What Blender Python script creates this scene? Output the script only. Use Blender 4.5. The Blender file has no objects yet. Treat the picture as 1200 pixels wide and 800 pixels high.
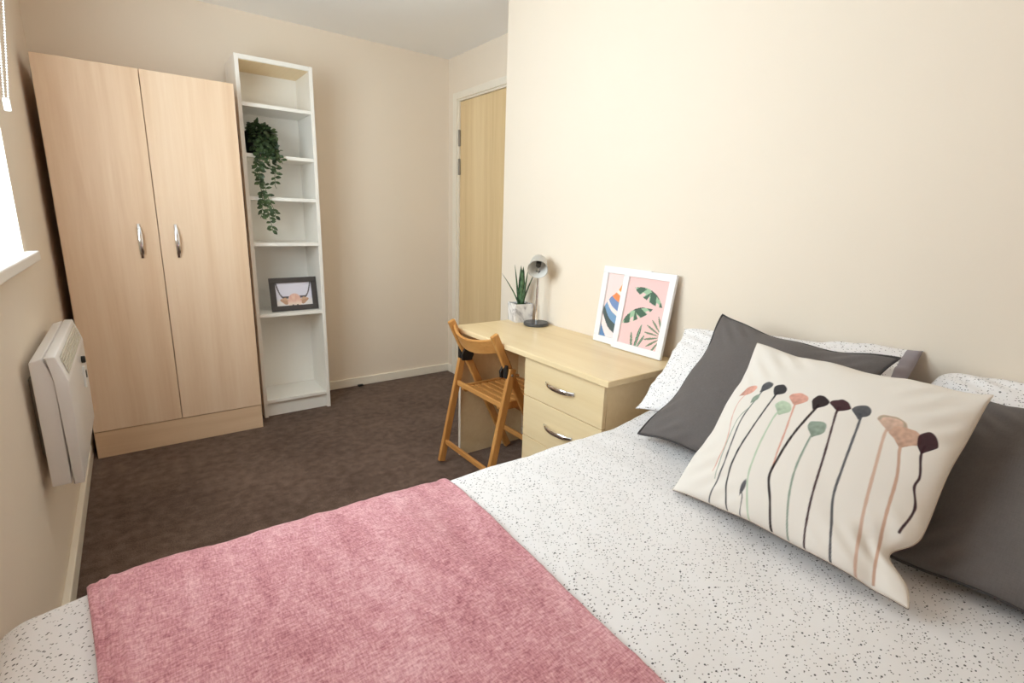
import bpy, bmesh, math, random
import numpy as np
from mathutils import Vector, Matrix, noise
random.seed(7)
SC = bpy.context.scene
COL = SC.collection
R = math.radians

# ------------------------------------------------------------------ camera
CAM_H = 1.2769
yaw, pitch, roll, FPX = 0.6404, 0.2358, -0.0315, 598.86
fw = Vector((math.sin(yaw)*math.cos(pitch), math.cos(yaw)*math.cos(pitch), -math.sin(pitch)))
rt = Vector((math.cos(yaw), -math.sin(yaw), 0)); dn = fw.cross(rt)
r2 = rt*math.cos(roll)+dn*math.sin(roll); d2 = -rt*math.sin(roll)+dn*math.cos(roll)
cd = bpy.data.cameras.new('camera'); cam = bpy.data.objects.new('camera', cd); COL.objects.link(cam)
cd.sensor_width = 36; cd.lens = FPX/1200*36; cd.clip_start = .02
M = Matrix.Identity(4)
for i in range(3): M[i][0], M[i][1], M[i][2] = r2[i], -d2[i], -fw[i]
M[2][3] = CAM_H
cam.matrix_world = M
SC.camera = cam

# ------------------------------------------------------------------ light + exposure
SC.view_settings.view_transform = 'Standard'; SC.view_settings.look = 'None'
SC.view_settings.gamma = 1; SC.view_settings.use_curve_mapping = False
SC.view_settings.exposure = 1.88
SC.cycles.diffuse_bounces = 8; SC.cycles.max_bounces = 12
wd = bpy.data.worlds.new('World'); SC.world = wd; wd.use_nodes = True
wd.node_tree.nodes['Background'].inputs[0].default_value = (.83, .955, 1, 1)
wd.node_tree.nodes['Background'].inputs[1].default_value = 3.0
# portal in the window opening: gives no light of its own, it only guides the sky's light through the glass
al = bpy.data.lights.new('window_left_offscreen', 'AREA'); al.shape = 'RECTANGLE'; al.size = 1.03; al.size_y = 1.40
al.cycles.is_portal = True
ao = bpy.data.objects.new('window_left_offscreen', al); COL.objects.link(ao)
ao.location = (-.400, 1.75, 1.625); ao.rotation_euler = (0, R(-90), 0)
# ------------------------------------------------------------------ helpers
OFF = {}                                            # world offset of every object that has children
def put(o, parent):
    if parent is not None: o.parent = parent
def thing(name, label, cat, loc, group=None):
    o = bpy.data.objects.new(name, None); COL.objects.link(o); o.empty_display_size = .05
    o.location = loc; OFF[o.name] = Vector(loc)
    o['label'] = label; o['category'] = cat
    if group: o['group'] = group
    return o
def tag(o, label, cat, group=None):
    o['label'] = label; o['category'] = cat
    if group: o['group'] = group
    return o
def finish(name, me, mat, parent=None, kind=None, smooth=False, label=None):
    o = bpy.data.objects.new(name, me); COL.objects.link(o)
    off = Vector((0, 0, 0))
    if parent is not None:
        off = OFF.get(parent.name, Vector((0, 0, 0))); o.parent = parent
        me.transform(Matrix.Translation(-off))
    OFF[o.name] = off
    for m in (mat if isinstance(mat, (list, tuple)) else [mat]): me.materials.append(m)
    if smooth:
        for p in me.polygons: p.use_smooth = True
    if kind: o['kind'] = kind
    if label: o['label'] = label
    return o
def bm_obj(name, bm, mat, parent=None, kind=None, smooth=False, label=None):
    me = bpy.data.meshes.new(name); bmesh.ops.recalc_face_normals(bm, faces=bm.faces[:]); bm.to_mesh(me); bm.free()
    return finish(name, me, mat, parent, kind, smooth, label)
def abox(bm, a, b, bev=0., seg=2, mtx=None):
    a, b = Vector(a), Vector(b); c = (a+b)/2; s = b-a
    r = bmesh.ops.create_cube(bm, size=1, matrix=Matrix.Translation(c) @ Matrix.Diagonal((*s, 1)))
    vs = r['verts']
    if bev:
        es = list({e for v in vs for e in v.link_edges})
        n0 = len(bm.verts)
        out = bmesh.ops.bevel(bm, geom=es, offset=bev, segments=seg, profile=.5, affect='EDGES')
        vs = out['verts']
        vs = list({v for f in out['faces'] for v in f.verts} | set(v for v in vs if v.is_valid))
    if mtx is not None: bmesh.ops.transform(bm, matrix=mtx, verts=vs)
    return vs
def box(name, a, b, mat, parent=None, bev=0.0, seg=2, kind=None, label=None, mtx=None):
    bm = bmesh.new(); abox(bm, a, b, bev, seg, mtx)
    return bm_obj(name, bm, mat, parent, kind, False, label)
def bar(bm, p, q, w, t, up=(0, 0, 1), bev=.003, seg=2):
    """rectangular bar from p to q, w across `side`, t along the other"""
    p, q = Vector(p), Vector(q); d = (q-p); L = d.length; d.normalize()
    side = Vector(up).cross(d).normalized(); u2 = d.cross(side)
    m = Matrix((( *[d[0], side[0], u2[0]], (p[0]+q[0])/2), ( *[d[1], side[1], u2[1]], (p[1]+q[1])/2), ( *[d[2], side[2], u2[2]], (p[2]+q[2])/2), (0, 0, 0, 1)))
    abox(bm, (-L/2, -w/2, -t/2), (L/2, w/2, t/2), bev, seg, m)
def tube(bm, pts, rad, n=10, cap=True):
    pts = [Vector(p) for p in pts]; rings = []
    rads = rad if isinstance(rad, (list, tuple)) else [rad]*len(pts)
    prev = None
    for i, p in enumerate(pts):
        d = (pts[min(i+1, len(pts)-1)]-pts[max(i-1, 0)]).normalized()
        if prev is None:
            a = d.orthogonal().normalized()
        else:
            a = (prev-d*prev.dot(d)).normalized()
        prev = a; b = d.cross(a)
        rings.append([bm.verts.new(p+(a*math.cos(2*math.pi*k/n)+b*math.sin(2*math.pi*k/n))*rads[i]) for k in range(n)])
    for i in range(len(rings)-1):
        for k in range(n):
            bm.faces.new((rings[i][k], rings[i][(k+1) % n], rings[i+1][(k+1) % n], rings[i+1][k]))
    if cap:
        bm.faces.new(rings[0][::-1]); bm.faces.new(rings[-1])
def lathe(bm, prof, mtx, n=40, close=False):
    rings = []
    for r, z in prof:
        rings.append([bm.verts.new(mtx @ Vector((r*math.cos(2*math.pi*k/n), r*math.sin(2*math.pi*k/n), z))) for k in range(n)])
    for i in range(len(rings)-1):
        for k in range(n):
            bm.faces.new((rings[i][k], rings[i][(k+1) % n], rings[i+1][(k+1) % n], rings[i+1][k]))
    if close:
        bm.faces.new(rings[0][::-1]); bm.faces.new(rings[-1])
def prism_y(bm, prof, y0, y1, bev=0):
    """extrude an (x, z) outline along y"""
    a = [bm.verts.new((x, y0, z)) for x, z in prof]; b = [bm.verts.new((x, y1, z)) for x, z in prof]
    n = len(prof); fs = [bm.faces.new(a), bm.faces.new(b[::-1])]
    for i in range(n): fs.append(bm.faces.new((a[i], a[(i+1) % n], b[(i+1) % n], b[i])))
    if bev:
        es = list({e for f in fs for e in f.edges})
        bmesh.ops.bevel(bm, geom=es, offset=bev, segments=3, profile=.5, affect='EDGES')
def set_auto_smooth(o, ang=40):
    for p in o.data.polygons: p.use_smooth = True
    o.data.set_sharp_from_angle(angle=R(ang))

# ------------------------------------------------------------------ materials
def srgb(r, g, b):
    f = lambda c: (c/255/12.92 if c/255 <= .04045 else ((c/255+.055)/1.055)**2.4)
    return (f(r), f(g), f(b), 1)
class NT:
    def __init__(s, name):
        s.m = bpy.data.materials.new(name); s.m.use_nodes = True; s.t = s.m.node_tree; s.n = s.t.nodes; s.b = s.n['Principled BSDF']
    def node(s, ty, **kw):
        n = s.n.new(ty)
        for k, v in kw.items():
            if k.startswith('_'): setattr(n, k[1:], v)
            else: n.inputs[k.replace('__', ' ')].default_value = v
        return n
    def link(s, a, b): s.t.links.new(a, b)
    def coord(s, kind='Object', scale=(1, 1, 1), rot=(0, 0, 0)):
        c = s.node('ShaderNodeTexCoord'); mp = s.node('ShaderNodeMapping'); mp.inputs['Scale'].default_value = scale; mp.inputs['Rotation'].default_value = rot
        s.link(c.outputs[kind], mp.inputs['Vector']); return mp.outputs['Vector']
    def noise(s, vec, scale, detail=3, rough=.5, dist=0):
        n = s.node('ShaderNodeTexNoise', Scale=scale, Detail=detail, Roughness=rough, Distortion=dist); s.link(vec, n.inputs['Vector']); return n.outputs['Fac']
    def ramp(s, fac, stops):
        r = s.node('ShaderNodeValToRGB'); e = r.color_ramp.elements
        while len(e) < len(stops): e.new(.5)
        for x, (p, c) in zip(e, stops): x.position = p; x.color = c
        s.link(fac, r.inputs['Fac']); return r.outputs['Color']
    def math(s, op, a, b=None, clamp=False):
        n = s.node('ShaderNodeMath', _operation=op, _use_clamp=clamp)
        for i, v in enumerate((a, b)):
            if v is None: continue
            if isinstance(v, (int, float)): n.inputs[i].default_value = v
            else: s.link(v, n.inputs[i])
        return n.outputs[0]
    def mix(s, fac, a, b, mode='MIX'):
        n = s.node('ShaderNodeMix', _data_type='RGBA', _blend_type=mode)
        for sk, v in ((0, fac), (6, a), (7, b)):
            if isinstance(v, (int, float, tuple)): n.inputs[sk].default_value = v
            else: s.link(v, n.inputs[sk])
        return n.outputs[2]
    def bump(s, h, strength=.2, dist=.002):
        b = s.node('ShaderNodeBump', Strength=strength, Distance=dist); s.link(h, b.inputs['Height']); s.link(b.outputs['Normal'], s.b.inputs['Normal'])
    def set(s, col=None, rough=.5, metal=0, spec=None):
        if isinstance(col, tuple): s.b.inputs['Base Color'].default_value = col
        elif col is not None: s.link(col, s.b.inputs['Base Color'])
        s.b.inputs['Roughness'].default_value = rough; s.b.inputs['Metallic'].default_value = metal
        if spec is not None: s.b.inputs['Specular IOR Level'].default_value = spec
        return s.m
def plain(name, col, rough=.5, metal=0, spec=None, var=.04, nscale=8):
    t = NT(name); f = t.noise(t.coord(), nscale, 3)
    d = tuple(c*(1-var) for c in col[:3])+(1,); l = tuple(min(1, c*(1+var)) for c in col[:3])+(1,)
    return t.set(t.ramp(f, [(.3, d), (.7, l)]), rough, metal, spec)
def paint(name, col, bumpd=.0006):
    t = NT(name); v = t.coord(); f = t.noise(v, 3, 4)
    d = tuple(c*.985 for c in col[:3])+(1,)
    t.bump(t.noise(v, 120, 3, .6), .12, bumpd)
    return t.set(t.ramp(f, [(.3, d), (.7, col)]), .75, 0, .25)
def wood(name, light, mid, dark, axis='z', rough=.38, fine=1.0, contrast=1.0):
    t = NT(name)
    s = {'z': (1, 1, .045), 'y': (1, .045, 1), 'x': (.045, 1, 1)}[axis]
    v = t.coord('Object', s)
    big = t.noise(v, 9*fine, 3, .5, .6); fi = t.noise(v, 70*fine, 4, .65, .3)
    f = t.math('ADD', t.math('MULTIPLY', big, .72), t.math('MULTIPLY', fi, .28))
    col = t.ramp(f, [(.32, dark), (.5, mid), (.68, light)])
    t.bump(fi, .05, .0005)
    return t.set(col, rough, 0, .4)

m_wall = paint('wall_paint', srgb(237, 224, 208))
m_ceil = paint('ceiling_paint', srgb(246, 246, 246))
m_gloss = plain('white_gloss_paint', srgb(240, 232, 218), .35, var=.015)
m_upvc = plain('white_upvc', srgb(240, 240, 238), .3, var=.01)
m_beech = wood('wardrobe_beech', srgb(241, 215, 188), srgb(234, 204, 174), srgb(224, 190, 157), 'z')
m_beechx = wood('wardrobe_plinth_beech', srgb(236, 206, 174), srgb(228, 196, 162), srgb(219, 184, 148), 'x')
m_maple = wood('desk_maple', srgb(241, 219, 179), srgb(235, 211, 168), srgb(226, 199, 154), 'y', .33)
m_doorw = wood('door_maple', srgb(238, 214, 172), srgb(230, 203, 158), srgb(219, 190, 143), 'z', .4)
m_pine = wood('chair_beech', srgb(214, 158, 92), srgb(198, 140, 76), srgb(172, 114, 56), 'z', .4, 1.6)
m_piney = wood('chair_beech_cross', srgb(212, 156, 92), srgb(196, 138, 76), srgb(170, 113, 57), 'y', .4, 1.6)
m_white = plain('white_melamine', srgb(242, 238, 231), .4, var=.012)
m_chrome = plain('polished_chrome', (.78, .78, .8, 1), .12, 1, var=.02)
m_steel = plain('brushed_steel', (.36, .34, .31, 1), .35, 1, var=.05)
m_black = plain('black_plastic', srgb(26, 25, 26), .45)
m_heater = plain('white_enamel', srgb(238, 235, 234), .32, var=.012)
m_grille = plain('cream_grille', srgb(212, 204, 190), .5)
m_dkgrey = plain('dark_grey_metal', srgb(72, 72, 74), .4, var=.03)
m_lampw = plain('pale_grey_lacquer', srgb(196, 192, 186), .35, var=.02)
m_lampin = plain('white_lacquer', srgb(232, 230, 226), .4, var=.02)
m_soil = plain('potting_soil', srgb(52, 40, 32), .9, var=.3, nscale=90)
m_pframe = plain('white_frame', srgb(238, 238, 240), .4, var=.01)
m_dframe = plain('charcoal_frame', srgb(70, 64, 62), .5, var=.05)
m_basefab = plain('divan_fabric', srgb(200, 192, 182), .85, var=.05, nscale=60)
m_frameback = plain('frame_backing', srgb(120, 96, 70), .8)

def mk_carpet():
    t = NT('brown_carpet'); v = t.coord()
    a = t.noise(v, 260, 3, .7); b = t.noise(v, 22, 4, .6); c = t.noise(v, 2.2, 3, .5)
    f = t.math('ADD', t.math('ADD', t.math('MULTIPLY', a, .5), t.math('MULTIPLY', b, .3)), t.math('MULTIPLY', c, .2))
    col = t.ramp(f, [(.38, srgb(62, 45, 37)), (.5, srgb(98, 78, 67)), (.62, srgb(128, 106, 93))])
    t.bump(a, .5, .004)
    t.b.inputs['Sheen Weight'].default_value = .12; t.b.inputs['Sheen Roughness'].default_value = .5
    return t.set(col, .92, 0, .1)
m_carpet = mk_carpet()

def mk_speckle(name, base):
    t = NT(name); v = t.coord('UV', (1, 1.35, 1), (0, 0, .6))
    col = base
    for sc, lo, hi, dens, dk in ((58, .075, .155, .38, srgb(44, 42, 46)), (112, .10, .19, .34, srgb(118, 112, 112)), (86, .08, .16, .30, srgb(76, 70, 68))):
        vo = t.node('ShaderNodeTexVoronoi', Scale=sc, Randomness=1.0, _voronoi_dimensions='2D'); 
        ad = t.node('ShaderNodeVectorMath', _operation='ADD'); t.link(v, ad.inputs[0]); ad.inputs[1].default_value = (sc*.37, sc*.11, 0)
        t.link(ad.outputs[0], vo.inputs['Vector'])
        sp = t.node('ShaderNodeSeparateColor'); t.link(vo.outputs['Color'], sp.inputs[0])
        rad = t.math('ADD', t.math('MULTIPLY', sp.outputs[0], hi-lo), lo)
        on = t.math('LESS_THAN', sp.outputs[1], dens)
        hit = t.math('MULTIPLY', t.math('LESS_THAN', vo.outputs['Distance'], rad), on)
        col = t.mix(t.math('MULTIPLY', hit, .9), col, dk)
    vb = t.coord('UV'); t.bump(t.noise(vb, 700, 2), .08, .0006)
    t.b.inputs['Sheen Weight'].default_value = .05
    return t.set(col, .85, 0, .15)
m_speck = mk_speckle('speckled_cotton', srgb(238, 235, 236))
m_lav = plain('lavender_grey_cotton', srgb(152, 144, 150), .85, var=.03, nscale=30)

def mk_fabric(name, c1, c2, sheen=.1, rough=.85, sc=500):
    t = NT(name); v = t.coord('UV')
    x = t.noise(t.coord('UV', (1, .12, 1)), sc, 2); y = t.noise(t.coord('UV', (.12, 1, 1)), sc, 2)
    w = t.math('MULTIPLY', t.math('ADD', x, y), .5); b = t.noise(v, 14, 4)
    f = t.math('ADD', t.math('MULTIPLY', w, .75), t.math('MULTIPLY', b, .25))
    t.bump(w, .25, .001); t.b.inputs['Sheen Weight'].default_value = sheen
    return t.set(t.ramp(f, [(.36, c1), (.64, c2)]), rough, 0, .12)
m_grey = mk_fabric('charcoal_cotton', srgb(101, 95, 93), srgb(110, 104, 102), .08)
m_greyedge = mk_fabric('charcoal_hem', srgb(66, 62, 62), srgb(82, 78, 78), .05)
m_brownpipe = mk_fabric('brown_piping', srgb(72, 48, 48), srgb(92, 64, 62), .05)
def mk_chenille():
    t = NT('pink_chenille'); v = t.coord('UV')
    x = t.noise(t.coord('UV', (1, .30, 1)), 300, 3, .6); y = t.noise(t.coord('UV', (.22, 1, 1)), 260, 3, .6)
    w = t.math('MULTIPLY', t.math('ADD', x, y), .5)
    b = t.noise(t.coord('UV', (1, .6, 1)), 26, 4, .65); c = t.noise(v, 5, 3, .5)
    st = t.noise(t.coord('UV', (1, .16, 1)), 18, 3, .6)
    f = t.math('ADD', t.math('ADD', t.math('MULTIPLY', w, .58), t.math('MULTIPLY', b, .18)), t.math('ADD', t.math('MULTIPLY', c, .12), t.math('MULTIPLY', st, .12)))
    col = t.ramp(f, [(.38, srgb(158, 96, 106)), (.49, srgb(205, 145, 152)), (.60, srgb(236, 190, 196))])
    t.bump(w, .6, .003)
    t.b.inputs['Sheen Weight'].default_value = .8; t.b.inputs['Sheen Roughness'].default_value = .32; t.b.inputs['Sheen Tint'].default_value = srgb(255, 214, 222)
    return t.set(col, .9, 0, .1)
m_throw = mk_chenille()
def mk_attr(name, rough=.8, weave=True, spec=.15):
    t = NT(name); a = t.node('ShaderNodeAttribute', _attribute_name='Col')
    if weave: t.bump(t.noise(t.coord('UV'), 600, 2), .12, .0008)
    else: t.bump(t.noise(t.coord(), 300, 2), .02, .0002)
    return t.set(a.outputs['Color'], rough, 0, spec)
m_print = mk_attr('printed_canvas')
m_art = mk_attr('art_paper', .45, False, .3)
def mk_marble():
    t = NT('white_marble'); v = t.coord()
    n = t.noise(v, 7, 5, .55, 1.2); d = t.math('ABSOLUTE', t.math('SUBTRACT', n, .5))
    return t.set(t.ramp(d, [(0, srgb(168, 164, 166)), (.025, srgb(216, 212, 212)), (.09, srgb(240, 237, 235))]), .35)
m_marble = mk_marble()
def mk_leaf(name, a, b, sc=30, rough=.45):
    t = NT(name); f = t.noise(t.coord(), sc, 3); return t.set(t.ramp(f, [(.35, a), (.65, b)]), rough, 0, .35)
m_snake = mk_leaf('succulent_green', srgb(42, 66, 46), srgb(92, 122, 84), 45)
m_vine = mk_leaf('vine_green', srgb(30, 42, 25), srgb(78, 96, 60), 28)
m_vinest = mk_leaf('vine_stem', srgb(70, 84, 50), srgb(92, 104, 66))
def mk_glass():
    t = NT('window_glass'); o = t.n['Material Output']
    tr = t.node('ShaderNodeBsdfTransparent'); gl = t.node('ShaderNodeBsdfGlossy', Roughness=.02); mx = t.node('ShaderNodeMixShader', Fac=.04)
    t.link(tr.outputs[0], mx.inputs[1]); t.link(gl.outputs[0], mx.inputs[2]); t.link(mx.outputs[0], o.inputs['Surface'])
    return t.m
m_glass = mk_glass()

# ------------------------------------------------------------------ the room
WX, BY, RX, RY, AX, H, NY = -.30, 3.688, 1.775, 2.51, 2.077, 2.416, -.62
def struct(o): o['kind'] = 'structure'; return o
struct(box('floor', (WX-.3, NY-.2, -.08), (2.4, BY+.2, 0), m_carpet))
struct(box('ceiling', (WX-.3, NY-.2, H), (2.4, BY+.2, H+.08), m_ceil))
struct(box('wall_back', (WX-.3, BY, 0), (2.4, BY+.15, H), m_wall))
struct(box('wall_near', (WX-.3, NY-.15, 0), (2.4, NY, H), m_wall))
struct(box('wall_right', (RX, NY, 0), (2.4, RY, H), m_wall, bev=.004))
WY0, WY1, WZ0, WZ1 = 1.05, 2.45, 1.11, 2.14
bm = bmesh.new()
T = .02
abox(bm, (WX-T, NY, 0), (WX, BY, WZ0)); abox(bm, (WX-T, NY, WZ1), (WX, BY, H))
abox(bm, (WX-T, NY, WZ0), (WX, WY0, WZ1)); abox(bm, (WX-T, WY1, WZ0), (WX, BY, WZ1))
struct(bm_obj('wall_left', bm, m_wall))
DY0, DY1, DZ = 2.70, 3.555, 2.125
bm = bmesh.new()
abox(bm, (AX, RY, DZ), (AX+.12, BY, H)); abox(bm, (AX, DY1, 0), (AX+.12, BY, DZ)); abox(bm, (AX, RY, 0), (AX+.12, DY0, DZ)); abox(bm, (2.3, RY, 0), (2.4, BY, H))  # last box: unseen slab added behind the door to keep sky light out
struct(bm_obj('wall_alcove', bm, m_wall))
def skirting(name, a, b, face):
    o = box(name, a, b, m_gloss, bev=.004); return struct(o)
skirting('baseboard_left', (WX, NY, 0), (WX+.022, BY-.02, .07), 'x')
skirting('baseboard_back', (WX+.022, BY-.018, 0), (AX, BY, .064), 'y')
skirting('baseboard_right', (RX-.018, NY, 0), (RX, RY, .07), 'x')
skirting('baseboard_alcove', (AX-.016, DY1+.05, 0), (AX, BY-.018, .064), 'x')

# window: frame behind the plaster edge, three panes, sill board
win = bpy.data.objects.new('window_1', None); COL.objects.link(win); win['kind'] = 'structure'; win.location = (WX-.03, 1.6, WZ0); OFF[win.name] = win.location.copy()
FX0, FX1 = WX-.09, WX-T-.001
for nm, a, b in (('frame_rail', (WY0-.05, WZ0-.05), (WY1+.05, WZ0-.002)), ('frame_rail', (WY0-.05, WZ1-.004), (WY1+.05, WZ1+.05)),
                 ('frame_stile', (WY0-.05, WZ0+.004), (WY0+.004, WZ1-.004)), ('frame_stile', (WY1-.002, WZ0+.004), (WY1+.05, WZ1-.004)),
                 ('mullion', (1.58, WZ0+.004), (1.64, WZ1-.004)), ):
    box(nm, (FX0, a[0], a[1]), (FX1, b[0], b[1]), m_upvc, win, .004)
for a, b in ((WY0+.004, 1.58), (1.64, WY1-.002)):
    box('pane', (WX-.034, a, WZ0-.002), (WX-.028, b, WZ1-.004), m_glass, win)
box('window_sill', (WX-T-.001, WY0-.07, WZ0-.032), (WX+.034, WY1+.075, WZ0+.003), m_upvc, win, .006, 3)

# door
door = bpy.data.objects.new('door_1', None); COL.objects.link(door); door['kind'] = 'structure'; door.location = (AX+.03, (DY0+DY1)/2, 0); OFF[door.name] = door.location.copy()
box('door_leaf', (AX+.012, DY0+.022, .006), (AX+.056, DY1-.022, DZ-.022), m_doorw, door, .002)
for z in (1.85, 1.645, .35):
    bm = bmesh.new()
    tube(bm, [(AX+.003, DY1-.022, z-.058), (AX+.003, DY1-.022, z+.058)], .0085, 12)
    abox(bm, (AX+.004, DY1-.032, z-.056), (AX+.0125, DY1-.012, z+.056), .001)
    bm_obj('hinge', bm, m_steel, door, smooth=False, label='dull steel butt hinge')
bm = bmesh.new()
lathe(bm, [(.026, 0), (.026, .008), (.009, .01), (.009, .045)], Matrix.Translation((AX+.012, DY0+.09, 1.0)) @ Matrix.Rotation(R(-90), 4, 'Y'), 20, True)
tube(bm, [(AX-.033, DY0+.09, 1.0), (AX-.033, DY0+.17, 1.0)], .009, 12)
bm_obj('lever_handle', bm, m_steel, door, smooth=True)
trim = bpy.data.objects.new('trim_1', None); COL.objects.link(trim); trim['kind'] = 'structure'; trim.location = (AX, DY1, 0); OFF[trim.name] = trim.location.copy()
for nm, a, b in (('lining', (AX-.001, DY1-.02, 0), (AX+.11, DY1, DZ)), ('lining', (AX-.001, DY0, 0), (AX+.11, DY0+.02, DZ)), ('lining', (AX-.001, DY0+.02, DZ-.02), (AX+.11, DY1-.02, DZ)),
                 ('architrave', (AX-.015, DY1-.008, 0), (AX, DY1+.045, DZ+.04)), ('architrave', (AX-.015, DY0-.045, 0), (AX, DY0+.008, DZ+.04)), ('architrave', (AX-.015, DY0+.008, DZ-.008), (AX, DY1-.008, DZ+.04))):
    box(nm, a, b, m_gloss, trim, .003)

# ------------------------------------------------------------------ wardrobe
wl, wr, wy, wp, wh, ws = -.260, .530, 3.207, .145, 1.915, .126
w = thing('wardrobe', 'tall two-door beech-effect wardrobe beside the white bookcase', 'wardrobe', ((wl+wr)/2, 3.45, 0))
bm = bmesh.new(); yb = 3.663
abox(bm, (wl, wy+.02, 0), (wl+.018, yb, wh)); abox(bm, (wr-.018, wy+.02, 0), (wr, yb, wh))
abox(bm, (wl+.018, wy+.02, wh-.018), (wr-.018, yb, wh)); abox(bm, (wl+.018, wy+.02, wp-.018), (wr-.018, yb, wp)); abox(bm, (wl+.018, yb-.008, wp), (wr-.018, yb, wh-.018))
bm_obj('carcass', bm, m_beech, w)
box('plinth', (wl+.002, wy+.004, 0), (wr-.002, wy+.0195, wp-.004), m_beechx, w, .001)
def bow_handle(name, parent, c, along, out, L=.16, w0=.013, proud=.026):
    """chrome bow handle: flat strip arched out from the face between two feet"""
    c, along, out = Vector(c), Vector(along), Vector(out); side = along.cross(out)
    bm = bmesh.new(); N = 18; rings = []
    for i in range(N+1):
        s = -1+2*i/N; z = proud*(1-abs(s)**2.6); wd = w0*(.55+.25*(1-s*s)); th = .0035
        p = c+along*(s*L/2)+out*(z+.003)
        tang = (along+out*(-proud*2.6*abs(s)**1.6*(1 if s > 0 else -1))/(L/2)).normalized(); nn = side.cross(tang).normalized()
        if nn.dot(out) < 0: nn = -nn
        rings.append([bm.verts.new(p+side*a*wd+nn*b*th) for a, b in ((-1, -1), (-1, .3), (-.6, 1), (.6, 1), (1, .3), (1, -1))])
    for i in range(N):
        for k in range(6): bm.faces.new((rings[i][k], rings[i][(k+1) % 6], rings[i+1][(k+1) % 6], rings[i+1][k]))
    bm.faces.new(rings[0]); bm.faces.new(rings[-1][::-1])
    for s in (-1, 1):
        q = c+along*(s*(L/2-.004)); m = Matrix.Translation(q)
        a0 = along*.006; 
        vs = [bm.verts.new(q+a0*i+side*.007*j+out*k) for k in (0, .006) for i, j in ((-1, -1), (1, -1), (1, 1), (-1, 1))]
        for f in ((0, 1, 2, 3), (4, 5, 6, 7), (0, 1, 5, 4), (1, 2, 6, 5), (2, 3, 7, 6), (3, 0, 4, 7)): bm.faces.new([vs[k] for k in f])
    o = bm_obj(name, bm, m_chrome, parent, label='arched chrome bow handle'); set_auto_smooth(o, 35); return o
for x0, x1, hx in ((wl+.001, ws-.0015, .045), (ws+.0015, wr-.001, .200)):
    d = box('door', (x0, wy, wp), (x1, wy+.018, wh-.001), m_beech, w, .0012)
    bow_handle('handle', d, (hx, wy, 1.11), (0, 0, 1), (0, -1, 0), .165)

# ------------------------------------------------------------------ bookcase
bl, br, by, bb, bh = .566, .976, 3.348, 3.655, 2.10
k = thing('bookcase', 'tall narrow white open bookcase standing against the back wall', 'bookcase', ((bl+br)/2, 3.5, 0))
for x in (bl, br-.021): box('side_panel', (x, by, 0), (x+.021, bb, bh), m_white, k, .0015)
tpn = box('top_panel', (bl+.021, by, bh-.024), (br-.021, bb, bh), m_white, k, .0015)
box('underside_board', (bl+.0215, by+.012, bh-.0262), (br-.0215, bb-.0125, bh-.0242), m_maple, tpn, label='tan underside')  # thin tan board set just below the white top panel
box('back_panel', (bl+.021, bb-.012, .09), (br-.021, bb-.006, bh-.026), m_white, k)
for z in (1.850, 1.582, 1.346, 1.082, .653, .102):
    box('shelf', (bl+.021, by+.004, z-.010), (br-.021, bb-.012, z+.010), m_white, k, .0015)
box('plinth', (bl+.021, by+.025, 0), (br-.021, by+.04, .092), m_white, k)

# ------------------------------------------------------------------ framed cow photograph on the shelf
def grid_art(name, parent, o, ux, vx, w, h, nu, nv, fn, mat):
    """flat print: grid with a per-corner colour from fn(u, v in 0..1)"""
    o, ux, vx = Vector(o), Vector(ux), Vector(vx)
    vs = [o+ux*(w*i/nu)+vx*(h*j/nv) for j in range(nv+1) for i in range(nu+1)]
    fs = [(j*(nu+1)+i, j*(nu+1)+i+1, (j+1)*(nu+1)+i+1, (j+1)*(nu+1)+i) for j in range(nv) for i in range(nu)]
    me = bpy.data.meshes.new(name); me.from_pydata(vs, [], fs)
    at = me.color_attributes.new('Col', 'FLOAT_COLOR', 'POINT')
    for n, v in enumerate(at.data):
        v.color = fn((n % (nu+1))/nu, (n//(nu+1))/nv)
    return finish(name, me, mat, parent)
def sst(a, b, x): 
    t = min(1, max(0, (x-a)/(b-a))); return t*t*(3-2*t)
def mixc(a, b, f): return tuple(a[i]*(1-f)+b[i]*f for i in range(3))+(1,)
def frame4(root, o, ux, vx, nx, w, h, bw, dep, mat):
    """four mitred-looking frame bars round a w x h rectangle, o = lower left, nx towards the viewer"""
    o, ux, vx, nx = Vector(o), Vector(ux), Vector(vx), Vector(nx)
    def pc(nm, a0, a1, b0, b1):
        bm = bmesh.new(); m = Matrix(((ux[0], vx[0], nx[0], o[0]), (ux[1], vx[1], nx[1], o[1]), (ux[2], vx[2], nx[2], o[2]), (0, 0, 0, 1)))
        abox(bm, (a0, b0, 0), (a1, b1, dep), .0015, 2, m); bm_obj(nm, bm, mat, root)
    pc('frame_rail', 0, w, 0, bw); pc('frame_rail', 0, w, h-bw, h); pc('frame_stile', 0, bw, bw, h-bw); pc('frame_stile', w-bw, w, bw, h-bw)
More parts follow.
